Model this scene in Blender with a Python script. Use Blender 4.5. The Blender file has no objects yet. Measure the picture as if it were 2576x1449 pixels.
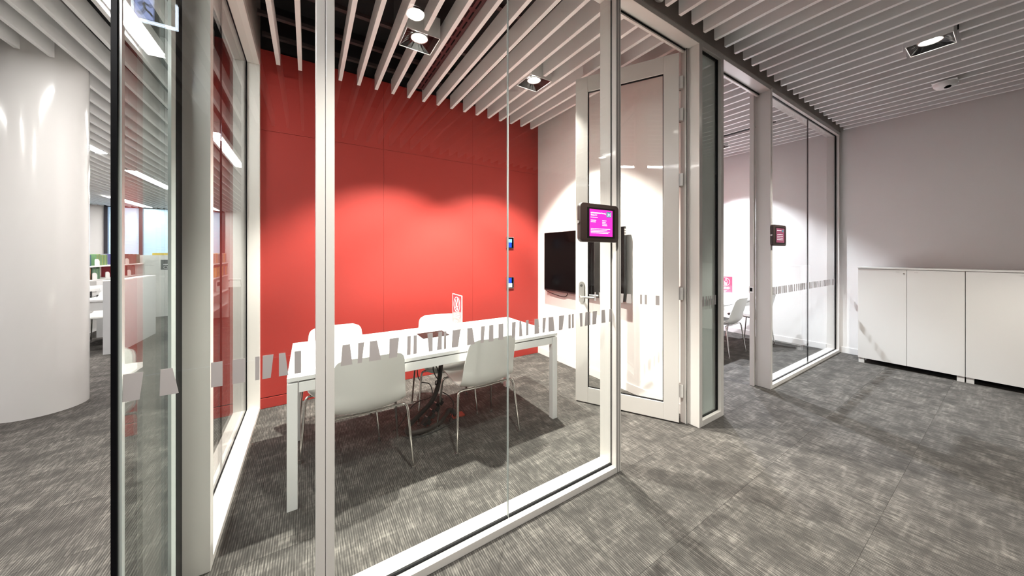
import bpy, bmesh, math, random
from mathutils import Vector, Matrix
rnd = random.Random(7)
S = bpy.context.scene
COL = S.collection
PI = math.pi

# ------------------------------------------------------------------ camera
YAW = math.radians(57.7)
cd = bpy.data.cameras.new('camera')
cam = bpy.data.objects.new('camera', cd); COL.objects.link(cam)
cam.location = (0, 0, 1.43)
cam.rotation_euler = (PI / 2, 0, YAW - PI / 2)
cd.sensor_width = 36; cd.sensor_fit = 'HORIZONTAL'
cd.lens = 811.0 / 2576 * 36
cd.shift_y = -(724.5 - 638) / 2576
cd.clip_start = 0.02; cd.clip_end = 100
S.camera = cam

# ------------------------------------------------------------------ world (daylight seen through the library windows)
w = bpy.data.worlds.new('world'); S.world = w; w.use_nodes = True
bgn = w.node_tree.nodes['Background']
bgn.inputs[0].default_value = (0.52, 0.74, 1.0, 1); bgn.inputs[1].default_value = 4.0

# ------------------------------------------------------------------ exposure
vs = S.view_settings
vs.view_transform = 'Standard'; vs.look = 'None'; vs.gamma = 1.0; vs.use_curve_mapping = False
vs.exposure = 1.0
cy = S.cycles
cy.use_denoising = True
cy.max_bounces = 6; cy.diffuse_bounces = 4; cy.glossy_bounces = 3; cy.transmission_bounces = 2
cy.use_adaptive_sampling = True; cy.adaptive_threshold = 0.05; cy.adaptive_min_samples = 24
cy.transparent_max_bounces = 24
cy.caustics_reflective = False; cy.caustics_refractive = False
cy.sample_clamp_indirect = 6.0

ROOM_SPOT = 470.0      # watts of one meeting-room downlight
CORR_SPOT = 165.0      # watts of one corridor downlight
LINEAR = 50.0           # emission of the linear library lamps

# ------------------------------------------------------------------ materials
def new_mat(name):
    m = bpy.data.materials.new(name); m.use_nodes = True
    return m, m.node_tree.nodes, m.node_tree.links

def pbr(name, col, rough=0.5, metal=0.0, coat=0.0, spec=0.5, noise=0.0, nscale=20.0, bump=0.0, emit=None, es=0.0):
    m, n, l = new_mat(name)
    b = n['Principled BSDF']
    b.inputs['Base Color'].default_value = (*col, 1)
    b.inputs['Roughness'].default_value = rough
    b.inputs['Metallic'].default_value = metal
    b.inputs['Specular IOR Level'].default_value = spec
    if coat:
        b.inputs['Coat Weight'].default_value = coat; b.inputs['Coat Roughness'].default_value = 0.05
    if emit:
        b.inputs['Emission Color'].default_value = (*emit, 1); b.inputs['Emission Strength'].default_value = es
    if noise or bump:
        tc = n.new('ShaderNodeTexCoord')
        t = n.new('ShaderNodeTexNoise'); t.inputs['Scale'].default_value = nscale; t.inputs['Detail'].default_value = 4
        l.new(tc.outputs['Object'], t.inputs['Vector'])
        if noise:
            mx = n.new('ShaderNodeMix'); mx.data_type = 'RGBA'
            mx.inputs['A'].default_value = (*[c * (1 - noise) for c in col], 1)
            mx.inputs['B'].default_value = (*[min(1, c * (1 + noise)) for c in col], 1)
            l.new(t.outputs['Fac'], mx.inputs['Factor']); l.new(mx.outputs['Result'], b.inputs['Base Color'])
        if bump:
            bp = n.new('ShaderNodeBump'); bp.inputs['Strength'].default_value = bump; bp.inputs['Distance'].default_value = 0.002
            l.new(t.outputs['Fac'], bp.inputs['Height']); l.new(bp.outputs['Normal'], b.inputs['Normal'])
    return m

def glass_mat(name, tint, f0=0.04):
    m, n, l = new_mat(name)
    for x in list(n):
        if x.type != 'OUTPUT_MATERIAL': n.remove(x)
    out = [x for x in n if x.type == 'OUTPUT_MATERIAL'][0]
    tr = n.new('ShaderNodeBsdfTransparent'); tr.inputs[0].default_value = (*tint, 1)
    gl = n.new('ShaderNodeBsdfGlossy'); gl.inputs['Roughness'].default_value = 0.0
    lw = n.new('ShaderNodeLayerWeight'); lw.inputs['Blend'].default_value = 0.5
    p = n.new('ShaderNodeMath'); p.operation = 'POWER'; p.inputs[1].default_value = 5
    l.new(lw.outputs['Facing'], p.inputs[0])
    q = n.new('ShaderNodeMath'); q.operation = 'MULTIPLY_ADD'; q.inputs[1].default_value = 1 - f0; q.inputs[2].default_value = f0
    l.new(p.outputs[0], q.inputs[0])
    mx = n.new('ShaderNodeMixShader')
    l.new(q.outputs[0], mx.inputs[0]); l.new(tr.outputs[0], mx.inputs[1]); l.new(gl.outputs[0], mx.inputs[2])
    l.new(mx.outputs[0], out.inputs[0])
    return m

def emit_mat(name, col, s):
    m, n, l = new_mat(name)
    for x in list(n):
        if x.type != 'OUTPUT_MATERIAL': n.remove(x)
    out = [x for x in n if x.type == 'OUTPUT_MATERIAL'][0]
    e = n.new('ShaderNodeEmission'); e.inputs[0].default_value = (*col, 1); e.inputs[1].default_value = s
    l.new(e.outputs[0], out.inputs[0])
    return m

def carpet_mat():
    m, n, l = new_mat('carpet')
    b = n['Principled BSDF']; b.inputs['Roughness'].default_value = 0.95; b.inputs['Specular IOR Level'].default_value = 0.1
    g = n.new('ShaderNodeNewGeometry'); oi = n.new('ShaderNodeObjectInfo')
    def mapping(scale):
        mp = n.new('ShaderNodeMapping'); mp.inputs['Scale'].default_value = scale
        off = n.new('ShaderNodeCombineXYZ')
        k = n.new('ShaderNodeMath'); k.operation = 'MULTIPLY'; k.inputs[1].default_value = 37.0
        l.new(oi.outputs['Random'], k.inputs[0]); l.new(k.outputs[0], off.inputs[2])
        l.new(g.outputs['Position'], mp.inputs['Vector']); l.new(off.outputs[0], mp.inputs['Location'])
        return mp
    def noise(scale, det, rough=0.5):
        t = n.new('ShaderNodeTexNoise'); t.inputs['Scale'].default_value = 1; t.inputs['Detail'].default_value = det
        t.inputs['Roughness'].default_value = rough
        l.new(mapping(scale).outputs[0], t.inputs['Vector']); return t.outputs['Fac']
    def ramp(src, a, c):
        r = n.new('ShaderNodeMapRange'); r.inputs['From Min'].default_value = a; r.inputs['From Max'].default_value = c
        l.new(src, r.inputs['Value']); return r.outputs[0]
    def mth(op, a, c):
        x = n.new('ShaderNodeMath'); x.operation = op
        for i, v in enumerate((a, c)):
            if isinstance(v, (int, float)): x.inputs[i].default_value = v
            else: l.new(v, x.inputs[i])
        return x.outputs[0]
    streak = ramp(noise((150, 15, 1), 2), 0.38, 0.68)        # pale yarn running along the rows
    cross = ramp(noise((7, 55, 1), 1), 0.42, 0.66)          # short cross weave
    blot = ramp(noise((6.5, 9.5, 1), 3), 0.30, 0.70)        # woven cloudy patches
    fine = noise((420, 420, 1), 1)
    sx = n.new('ShaderNodeSeparateXYZ'); l.new(g.outputs['Position'], sx.inputs[0])
    rib = mth('SINE', mth('MULTIPLY', sx.outputs[0], 2 * PI / 0.0105), 0)
    rib01 = mth('MULTIPLY_ADD', rib, 0.5); rib01.node.inputs[2].default_value = 0.5
    v = mth('ADD', mth('MULTIPLY', streak, mth('MULTIPLY_ADD', blot, 0.22)), mth('MULTIPLY', cross, mth('MULTIPLY', blot, 0.16)))
    v.node.inputs[0].links[0].from_node.inputs[1].links[0].from_node.inputs[2].default_value = 0.20
    v = mth('ADD', v, mth('MULTIPLY', blot, 0.13))
    v = mth('ADD', v, mth('MULTIPLY', rib01, 0.27))
    v = mth('ADD', v, mth('MULTIPLY', fine, 0.16))
    tone = mth('MULTIPLY_ADD', oi.outputs['Random'], 0.05); tone.node.inputs[2].default_value = -0.03
    v = mth('ADD', v, tone)
    cr = n.new('ShaderNodeValToRGB'); l.new(v, cr.inputs[0])
    e = cr.color_ramp.elements
    e[0].position = 0.05; e[0].color = (0.032, 0.0295, 0.0275, 1)
    e[1].position = 0.95; e[1].color = (0.215, 0.197, 0.178, 1)
    x = e.new(0.45); x.color = (0.074, 0.068, 0.0630, 1)
    l.new(cr.outputs[0], b.inputs['Base Color'])
    bp = n.new('ShaderNodeBump'); bp.inputs['Strength'].default_value = 0.5; bp.inputs['Distance'].default_value = 0.003
    l.new(v, bp.inputs['Height']); l.new(bp.outputs[0], b.inputs['Normal'])
    return m

def frost_mat():
    m, n, l = new_mat('frosted_film')
    b = n['Principled BSDF']; b.inputs['Base Color'].default_value = (0.52, 0.485, 0.48, 1); b.inputs['Roughness'].default_value = 0.6
    t = n.new('ShaderNodeBsdfTranslucent'); t.inputs[0].default_value = (0.52, 0.485, 0.48, 1)
    mx = n.new('ShaderNodeMixShader'); mx.inputs[0].default_value = 0.3
    out = [x for x in n if x.type == 'OUTPUT_MATERIAL'][0]
    l.new(b.outputs[0], mx.inputs[1]); l.new(t.outputs[0], mx.inputs[2]); l.new(mx.outputs[0], out.inputs[0])
    return m

def blind_mat():
    m, n, l = new_mat('roller_blind_fabric')
    out = [x for x in n if x.type == 'OUTPUT_MATERIAL'][0]
    b = n['Principled BSDF']; b.inputs['Base Color'].default_value = (0.6, 0.72, 0.8, 1); b.inputs['Roughness'].default_value = 0.9
    t = n.new('ShaderNodeBsdfTransparent')
    tc = n.new('ShaderNodeTexCoord'); mp = n.new('ShaderNodeMapping'); mp.inputs['Scale'].default_value = (2, 2, 60)
    nz = n.new('ShaderNodeTexNoise'); nz.inputs['Scale'].default_value = 1.0
    l.new(tc.outputs['Object'], mp.inputs[0]); l.new(mp.outputs[0], nz.inputs['Vector'])
    r = n.new('ShaderNodeMapRange'); r.inputs['From Min'].default_value = 0.3; r.inputs['From Max'].default_value = 0.7
    r.inputs['To Min'].default_value = 0.22; r.inputs['To Max'].default_value = 0.36
    l.new(nz.outputs['Fac'], r.inputs['Value'])
    mx = n.new('ShaderNodeMixShader'); l.new(r.outputs[0], mx.inputs[0])
    l.new(b.outputs[0], mx.inputs[1]); l.new(t.outputs[0], mx.inputs[2]); l.new(mx.outputs[0], out.inputs[0])
    return m

M = dict(
    carpet=carpet_mat(),
    white_wall=pbr('white_wall_paint', (0.80, 0.775, 0.755), 0.6, noise=0.015, nscale=3),
    red=pbr('red_wall_panel', (0.345, 0.035, 0.028), 0.55, spec=0.25, noise=0.05, nscale=2.5),
    slat=pbr('white_slat_paint', (0.87, 0.86, 0.85), 0.5),
    black=pbr('black_plenum', (0.010, 0.009, 0.010), 0.8, noise=0.3, nscale=4),
    rail=pbr('plenum_rail', (0.075, 0.055, 0.055), 0.5),
    frame=pbr('cream_powder_coat', (0.72, 0.685, 0.65), 0.28, coat=0.15),
    header=pbr('shaded_header_tone', (0.40, 0.355, 0.325), 0.35),  # the bulkhead's shade is put into its colour as taupe
    seal=pbr('black_rubber_seal', (0.004, 0.004, 0.005), 0.4, spec=0.1),
    glass=glass_mat('clear_glass', (0.975, 0.988, 0.982)),
    glass_green=glass_mat('green_tinted_glass', (0.962, 0.99, 0.977)),
    glass_edge=pbr('glass_edge', (0.46, 0.50, 0.48), 0.2, spec=0.6),
    frost=frost_mat(),
    groove=pbr('dark_groove', (0.05, 0.045, 0.04), 0.8),
    table=pbr('white_laminate', (0.86, 0.855, 0.85), 0.35),
    chair=pbr('white_chair_plastic', (0.80, 0.79, 0.76), 0.35),
    pad=pbr('grey_seat_pad', (0.20, 0.19, 0.19), 0.85, noise=0.1, nscale=200),
    chrome=pbr('chrome_tube', (0.72, 0.70, 0.67), 0.13, metal=1.0),
    steel=pbr('brushed_steel', (0.55, 0.53, 0.51), 0.32, metal=1.0),
    screen=pbr('black_screen', (0.0008, 0.0008, 0.001), 0.2, spec=0.04),
    blackpl=pbr('black_plastic', (0.012, 0.011, 0.012), 0.4),
    brown=pbr('dark_brown_enclosure', (0.045, 0.028, 0.024), 0.42),
    brownplate=pbr('brown_cover_plate', (0.014, 0.0055, 0.0042), 0.5, spec=0.12),
    magenta=pbr('magenta_screen', (0.1, 0.0, 0.06), 0.2, emit=(0.72, 0.03, 0.40), es=0.9),
    plum=pbr('plum_screen', (0.1, 0.03, 0.05), 0.2, emit=(0.36, 0.07, 0.14), es=0.35),
    teal=pbr('teal_icon', (0.02, 0.12, 0.13), 0.3, emit=(0.02, 0.14, 0.16), es=0.7),
    print_white=pbr('white_print', (0.85, 0.85, 0.85), 0.5),
    lit_white=pbr('white_screen_text', (0.8, 0.8, 0.8), 0.3, emit=(1, 0.95, 1), es=0.8),
    lit_blue=pbr('blue_screen', (0.0, 0.02, 0.2), 0.3, emit=(0.01, 0.05, 0.5), es=0.7),
    lit_sky=pbr('light_blue_screen', (0.1, 0.2, 0.5), 0.3, emit=(0.12, 0.30, 0.85), es=0.8),
    card=pbr('red_card', (0.70, 0.10, 0.13), 0.25, coat=1.0),
    pink=pbr('pink_card', (0.70, 0.06, 0.14), 0.3, coat=0.5),
    cabinet=pbr('white_cabinet_laminate', (0.66, 0.64, 0.62), 0.5),
    shadowgap=pbr('dark_recess', (0.01, 0.01, 0.01), 0.9),
    lamp=emit_mat('warm_lamp_face', (1.0, 0.95, 0.86), 30.0),
    reflector=pbr('black_mirror_reflector', (0.015, 0.015, 0.015), 0.12, metal=0.3),
    linear=emit_mat('linear_lamp_face', (1.0, 0.98, 0.95), LINEAR),
    sign_lit=emit_mat('lit_sign_edge', (0.75, 0.86, 1.0), 14.0),
    sign_blue=pbr('lit_sign_face', (0.3, 0.4, 0.8), 0.3, emit=(0.42, 0.52, 0.95), es=4.0),
    sign_dark=pbr('sign_pictogram', (0.02, 0.04, 0.03), 0.4),
    column=pbr('glossy_white_column', (0.80, 0.775, 0.755), 0.16, coat=0.5),
    grey_panel=pbr('pale_grey_panel', (0.62, 0.62, 0.63), 0.5),
    shelf=pbr('white_shelf', (0.80, 0.79, 0.78), 0.5),
    paper=pbr('white_paper', (0.80, 0.80, 0.79), 0.7),
    poster=pbr('charcoal_poster', (0.035, 0.035, 0.04), 0.6),
    blind=blind_mat(),
    mullion=pbr('dark_window_frame', (0.035, 0.032, 0.04), 0.5),
    seat_dark=pbr('dark_seat', (0.012, 0.010, 0.010), 0.5, spec=0.2),
    cable=pbr('black_cable', (0.010, 0.008, 0.008), 0.5),
    brownsleeve=pbr('dark_brown_cable_sleeve', (0.030, 0.017, 0.013), 0.55, bump=0.5, nscale=300),
    tag=pbr('orange_red_tag', (0.40, 0.06, 0.03), 0.6),
)

for k in ('magenta', 'plum', 'teal', 'lit_white', 'lit_blue', 'lit_sky', 'sign_lit', 'sign_blue', 'lamp'):
    M[k].cycles.emission_sampling = 'NONE'      # too small to be worth sampling as lights

# ------------------------------------------------------------------ mesh helpers
class MB:
    def __init__(s): s.v = []; s.f = []
    def box(s, x0, x1, y0, y1, z0, z1):
        i = len(s.v)
        s.v += [(x0,y0,z0),(x1,y0,z0),(x1,y1,z0),(x0,y1,z0),(x0,y0,z1),(x1,y0,z1),(x1,y1,z1),(x0,y1,z1)]
        s.f += [tuple(i+k for k in q) for q in ((3,2,1,0),(4,5,6,7),(0,1,5,4),(1,2,6,5),(2,3,7,6),(3,0,4,7))]
        return s
    def prism(s, poly, h0, h1, axis='z'):
        """extrude polygon [(a,b)] between h0 and h1; axis z: (a,b,h); y: (a,h,b); x: (h,a,b)"""
        i = len(s.v); n = len(poly)
        def P(a, b, h): return (a, b, h) if axis == 'z' else ((a, h, b) if axis == 'y' else (h, a, b))
        s.v += [P(a, b, h0) for a, b in poly] + [P(a, b, h1) for a, b in poly]
        s.f += [tuple(i+k for k in range(n)), tuple(i+n+k for k in reversed(range(n)))]
        s.f += [(i+(k+1)%n, i+k, i+n+k, i+n+(k+1)%n) for k in range(n)]
        return s
    def tube(s, path, r, seg=8, closed=False):
        pts = [Vector(p) for p in path]; n = len(pts); base = len(s.v)
        t0 = (pts[1] - pts[0]).normalized()
        up = Vector((0, 0, 1)) if abs(t0.z) < 0.9 else Vector((1, 0, 0))
        nrm = t0.cross(up).normalized()
        for k in range(n):
            if closed: t = (pts[(k+1)%n] - pts[k-1]).normalized()
            elif k == 0: t = t0
            elif k == n-1: t = (pts[k] - pts[k-1]).normalized()
            else: t = ((pts[k+1]-pts[k]).normalized() + (pts[k]-pts[k-1]).normalized()).normalized()
            nrm = (nrm - t * nrm.dot(t)).normalized(); b = t.cross(nrm)
            rr = r[k] if isinstance(r, (list, tuple)) else r
            for j in range(seg):
                a = 2*PI*j/seg; s.v.append(tuple(pts[k] + nrm*math.cos(a)*rr + b*math.sin(a)*rr))
        for k in range(n if closed else n-1):
            k2 = (k+1) % n
            for j in range(seg):
                j2 = (j+1) % seg
                s.f.append((base+k*seg+j, base+k*seg+j2, base+k2*seg+j2, base+k2*seg+j))
        if not closed:
            s.f.append(tuple(base+j for j in reversed(range(seg)))); s.f.append(tuple(base+(n-1)*seg+j for j in range(seg)))
        return s
    def lathe(s, prof, cx, cy, cz, seg=24, sx=1, sy=1):
        base = len(s.v); n = len(prof)
        for r, z in prof:
            for j in range(seg):
                a = 2*PI*j/seg; s.v.append((cx+sx*r*math.cos(a), cy+sy*r*math.sin(a), cz+z))
        for k in range(n-1):
            for j in range(seg):
                j2 = (j+1) % seg
                s.f.append((base+k*seg+j, base+k*seg+j2, base+(k+1)*seg+j2, base+(k+1)*seg+j))
        s.f.append(tuple(base+j for j in reversed(range(seg)))); s.f.append(tuple(base+(n-1)*seg+j for j in range(seg)))
        return s
    def mesh(s, name, mat, bevel=0.0, smooth=False, org=(0,0,0)):
        me = bpy.data.meshes.new(name)
        me.from_pydata([(a-org[0], b-org[1], c-org[2]) for a, b, c in s.v], [], s.f)
        bm = bmesh.new(); bm.from_mesh(me)
        bmesh.ops.recalc_face_normals(bm, faces=bm.faces)
        if bevel:
            ed = [e for e in bm.edges if len(e.link_faces) == 2 and e.calc_face_angle(0) > 0.7]
            bmesh.ops.bevel(bm, geom=ed, offset=bevel, segments=2, profile=0.5, affect='EDGES', clamp_overlap=True)
        if smooth:
            for f in bm.faces: f.smooth = True
            for e in bm.edges:
                if len(e.link_faces) == 2 and e.calc_face_angle(0) > 0.75: e.smooth = False
        bm.to_mesh(me); bm.free()
        me.materials.append(M[mat] if isinstance(mat, str) else mat)
        return me
    def obj(s, name, mat, parent=None, bevel=0.0, smooth=False, local=False):
        """link as ONE object. Vertices are in world space unless local; offset by the root's location"""
        org = (0, 0, 0)
        if parent is not None and not local:
            r = parent
            while r.parent is not None: r = r.parent
            org = tuple(r.location)
        o = bpy.data.objects.new(name, s.mesh(name, mat, bevel, smooth, org)); COL.objects.link(o)
        if parent is not None: o.parent = parent
        return o

def tagit(o, label, cat=None, group=None, kind=None):
    o['label'] = label
    if cat: o['category'] = cat
    if group: o['group'] = group
    if kind: o['kind'] = kind
    return o
def empty(name, loc, rz=0.0):
    e = bpy.data.objects.new(name, None); COL.objects.link(e)
    e.location = loc; e.rotation_euler = (0, 0, rz); e.empty_display_size = 0.1
    return e
def thing(name, label, cat, loc, rz=0.0, group=None): return tagit(empty(name, loc, rz), label, cat, group)
def struct(o, label=None):
    o['kind'] = 'structure'
    if label: o['label'] = label
    return o
def sroot(name, loc, label): return struct(empty(name, loc), label)
def copy_tree(o, parent=None):
    c = o.copy(); COL.objects.link(c); c.parent = parent
    for ch in list(o.children): copy_tree(ch, c)
    return c
def bx(*a): return MB().box(*a)
def text_obj(s, name, size, mat, parent, mtx, ext=0.0003, align='LEFT'):
    cu = bpy.data.curves.new(name, 'FONT'); cu.body = s; cu.size = size; cu.extrude = ext; cu.align_x = align
    tmp = bpy.data.objects.new(name, cu); COL.objects.link(tmp)
    dg = bpy.context.evaluated_depsgraph_get()
    me = bpy.data.meshes.new_from_object(tmp.evaluated_get(dg))
    bpy.data.objects.remove(tmp)
    me.transform(mtx); me.materials.clear(); me.materials.append(M[mat])
    o = bpy.data.objects.new(name, me); COL.objects.link(o); o.parent = parent
    return o
def smooth_path(pts, n=8):
    out = []
    P = [Vector(p) for p in pts]; P = [2*P[0]-P[1]] + P + [2*P[-1]-P[-2]]
    for i in range(1, len(P)-2):
        for k in range(n):
            t = k / n
            out.append(0.5*((2*P[i]) + (P[i+1]-P[i-1])*t + (2*P[i-1]-5*P[i]+4*P[i+1]-P[i+2])*t*t + (3*P[i]-P[i-1]-3*P[i+1]+P[i+2])*t**3))
    out.append(P[-2]); return [tuple(p) for p in out]

# ================================================================== layout numbers (metres; x along corridor, y into rooms)
YF, YI = 1.41, 1.545          # outer and inner face of the glazed front
YR = 3.74                     # face of the red wall
XL0, XL1 = -0.50, -0.371      # left partition, outer and inner face
XW = 2.81                     # white wall of room one
XW2 = 3.045                   # same wall seen from room two
XE = 6.53                     # end wall
HS = 3.18                     # underside of slats
HF = 3.19                     # top of frames
ZT = 3.75                     # soffit of the black plenum
P0, PITCH = 2.125, 0.1697     # slat raster
YB, XB, YBK = -2.6, -9.0, 18.0

# ================================================================== floor
fl = bx(XB, XE+.2, YB, YBK+.2, -0.1, -0.0015).obj('floor', 'carpet')
struct(fl, 'grey ribbed carpet floor with pale woven streaks')
tile_me = bx(-.2494, .2494, -.2494, .2494, -0.006, 0.0).mesh('carpet_tile', 'carpet')
for ix in range(-5, 14):
    for iy in range(0, 13):
        x, y = ix*.5 - .05, iy*.5 + .16
        if y > 3.6 and x > -0.6: continue
        if x > 6.3 or (x < -1.6 and y < 1.0): continue
        t = bpy.data.objects.new('carpet_tile', tile_me); COL.objects.link(t); t.parent = fl; t.location = (x, y, 0)
        t.rotation_euler.z = 0

# ================================================================== ceiling with slats
ce = bx(XB, XE+.2, YB, YBK+.2, ZT, ZT+.1).obj('ceiling', 'black')
struct(ce, 'black ceiling void behind white hanging slats')
SLAT_W, SLAT_H = 0.032, 0.155
_sm = {}
def slat(x, y0, y1):
    L = round(y1-y0, 4)
    if L not in _sm: _sm[L] = bx(0, SLAT_W, 0, L, 0, SLAT_H).mesh('slat', 'slat', bevel=0.0015)
    o = bpy.data.objects.new('slat', _sm[L]); COL.objects.link(o); o.parent = ce; o.location = (x, y0, HS)
# lamp boxes: (x0,x1,y0,y1)
BOX_ROOM = [(0.640, 0.905, 2.52, 2.775), (1.826, 2.078, 2.54, 2.795)]
BOX_CORR = [(0.545, 0.80, 0.375, 0.625), (4.262, 4.515, 0.285, 0.53)]
BOX_BACK = [(4.45, 4.71, -1.35, -1.10)]
BOX_R2 = [(4.372, 4.624, 2.54, 2.795), (5.560, 5.812, 2.54, 2.795)]
LIN = [(-1.14, 2.62, 4.02, .11), (-3.05, 6.3, 8.6, .12), (-3.16, 10.1, 12.5, .12), (-5.12, 15.1, 17.8, .14), (-4.4, 2.6, 5.0, .11), (-1.14, -1.2, .8, .11), (-2.9, .2, 1.9, .11), (-6.5, 8.0, 11.0, .11), (-1.3, 11.5, 14.5, .11), (-1.16, 6.27, 8.47, .11), (-5.12, 6.3, 8.6, .11), (-5.12, 10.1, 12.5, .11), (-3.12, 15.0, 17.5, .11)]  # the unseen ones among these are added to light the hall
BOX_LIN = [(x-w_/2-.012, x+w_/2+.012, a, b) for x, a, b, w_ in LIN]
def run(x, y0, y1, boxes):
    cuts = [(b[2]-.02, b[3]+.02) for b in boxes if x+SLAT_W > b[0] and x < b[1]]
    y = y0
    for a, c in sorted(cuts):
        if a > y: slat(x, y, a)
        y = c
    slat(x, y, y1)
for k in range(-66, 27):
    x = P0 + PITCH*k
    if -0.42 < x < XW-.05: run(x, 1.56, 3.69, BOX_ROOM)
    if XW2 < x < XE-.04: run(x, 1.56, 3.69, BOX_R2)
    if -0.53 < x < XE-.04: run(x, YB+.02, 1.345, BOX_CORR + BOX_BACK)
    if x <= -0.53 and x > XB:
        if abs(x+SLAT_W/2+2.10) < 0.22: slat(x, YB+.02, 4.62); slat(x, 5.12, YBK-.02)
        else: run(x, YB+.02, YBK-.02, BOX_LIN)
rail_me = bx(0, 3.1, -.02, .02, 0, .03).mesh('carrier_rail', 'rail')
for y in (1.85, 2.25, 2.95, 3.35, 3.66):
    o = bpy.data.objects.new('carrier_rail', rail_me); COL.objects.link(o); o.parent = ce; o.location = (XL1+.02, y, 3.40)
for y in (-.3, .9):
    o = bpy.data.objects.new('carrier_rail', rail_me); COL.objects.link(o); o.parent = ce; o.location = (3.0, y, 3.40)
bx(0.2, 0.6, 2.2, 2.7, 3.5, 3.62).obj('duct_wrap', pbr('grey_foil', (.12,.11,.12), .35, bump=1.0, nscale=14), ce, bevel=.03)
# ================================================================== walls
wb = bx(XL0, XE, YR+.012, YR+.12, 0, ZT).obj('wall_back', 'black'); struct(wb, 'red panelled rear wall of the meeting rooms')
xs = [XL1-.06, 0.70, 1.77, XW]
for i in range(3):
    for z0, z1 in ((0.10, 2.570), (2.5725, 3.315)):
        bx(xs[i]+.0008, xs[i+1]-.0008, YR, YR+.011, z0, z1).obj('wall_panel', 'red', wb)
bx(XL1-.06, XW, YR-.006, YR+.012, 0.0, 0.092).obj('baseboard_back', 'red', wb, bevel=.002)
for a, b in ((XW2, 4.2), (4.2, 5.4), (5.4, XE)):
    bx(a+.0008, b-.0008, YR, YR+.011, 0.0, 3.315).obj('wall_panel', 'red', wb)
wr = bx(XW, XW2, 1.458, YR, 0, 3.6).obj('wall_right', 'white_wall'); struct(wr, 'white partition wall carrying the television')
bx(XW-.008, XW, 1.56, YR-.006, 0, 0.088).obj('baseboard_right', 'white_wall', wr, bevel=.002)
bx(XW, XW2, 1.4555, 1.458, .051, HF-.051).obj('brightening_cap', pbr('brightened_end_white', (.92,.92,.90), .5), wr)  # added extra-white sheet, brightens the wall end behind the narrow glass
bx(XW2, XW2+.008, 1.56, YR, 0, 0.088).obj('baseboard_right', 'white_wall', wr)
we = bx(XE, XE+.12, YB, YR+.1, 0, ZT).obj('wall_end', 'white_wall'); struct(we, 'white end wall behind the low cabinets')
bx(XE-.010, XE, 1.56, YR, 0, 0.085).obj('baseboard_end', 'white_wall', we, bevel=.002)
bx(XE-.010, XE, 1.165, 1.405, 0, 0.085).obj('baseboard_end', 'white_wall', we, bevel=.002)
struct(bx(XB, XE, YB-.12, YB, 0, ZT).obj('wall_behind', pbr('reflection_dimming_grey', (.16,.155,.15), .7)), 'unseen wall across the corridor, darkened to weaken glass reflections')  # unseen wall, coloured dark to keep reflections in the glass weak
struct(bx(XB-.12, XB, YB, YBK, 0, ZT).obj('wall_left', 'white_wall'), 'white side wall of the library hall')
struct(bx(XL0, XE, YR+.125, YBK, 0, ZT).obj('wall_core', 'white_wall'), 'white core block behind the meeting rooms')
# header above the glazed front
hd = bx(XL0, XE, YF+.004, YI, HF, ZT).obj('wall_header', 'header'); struct(hd, 'bulkhead above the glazed front, its shade painted in as taupe')
bx(1.5, XE, YF-.004, YF+.004, HF+.0, HF+.012).obj('trim', 'header', hd)
bx(XL0, XL1, YI, YR, HF, ZT).obj('side_bulkhead', 'header', hd)

# ================================================================== glazed fronts
MZ0, MZ1 = 0.983, 1.066
def marks(parent, lst, y):
    for a, b, c, d in lst:
        MB().prism([(c, MZ0), (d, MZ0), (b, MZ1), (a, MZ1)], y-.0012, y-.0002, 'y').obj('frosted_mark', 'frost', parent)
LIP = 0.05; SILL = 0.04
GY0, GY1 = 1.446, 1.456
MARKS = [(-0.471,-0.429,-0.472,-0.437),(-0.392,-0.365,-0.394,-0.351),(-0.274,-0.245,-0.274,-0.245),(-0.219,-0.186,-0.219,-0.186),(-0.158,-0.146,-0.158,-0.146),(-0.137,-0.106,-0.138,-0.114),(-0.090,-0.071,-0.090,-0.062),(-0.043,-0.022,-0.043,-0.022),(0.115,0.142,0.109,0.151),(0.172,0.195,0.170,0.186),(0.216,0.244,0.213,0.260),(0.294,0.334,0.292,0.325),(0.369,0.384,0.367,0.383),(0.396,0.411,0.395,0.410),(0.458,0.483,0.465,0.483),(0.511,0.528,0.503,0.526),(0.538,0.549,0.536,0.548),(0.580,0.621,0.575,0.608),(0.655,0.683,0.655,0.696),(0.731,0.753,0.728,0.745),(0.776,0.801,0.774,0.801),(0.831,0.860,0.831,0.860),(0.914,0.938,0.912,0.933),(0.960,0.973,0.959,0.981),(1.005,1.021,1.005,1.021),(1.062,1.088,1.060,1.095),(1.120,1.141,1.117,1.132),(1.161,1.195,1.161,1.204),(1.239,1.279,1.237,1.264),(1.312,1.329,1.312,1.329),(1.340,1.355,1.340,1.355),(1.403,1.425,1.408,1.426),(1.452,1.473,1.446,1.470),(1.481,1.494,1.481,1.494),(1.515,1.554,1.512,1.545),(1.595,1.625,1.595,1.633),(1.669,1.688,1.666,1.685)]

def post(parent, x0, x1, z0=0.0, z1=HF, name='post'):
    return bx(x0, x1, YF, YI, z0, z1).obj(name, 'frame', parent, bevel=.002)
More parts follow.
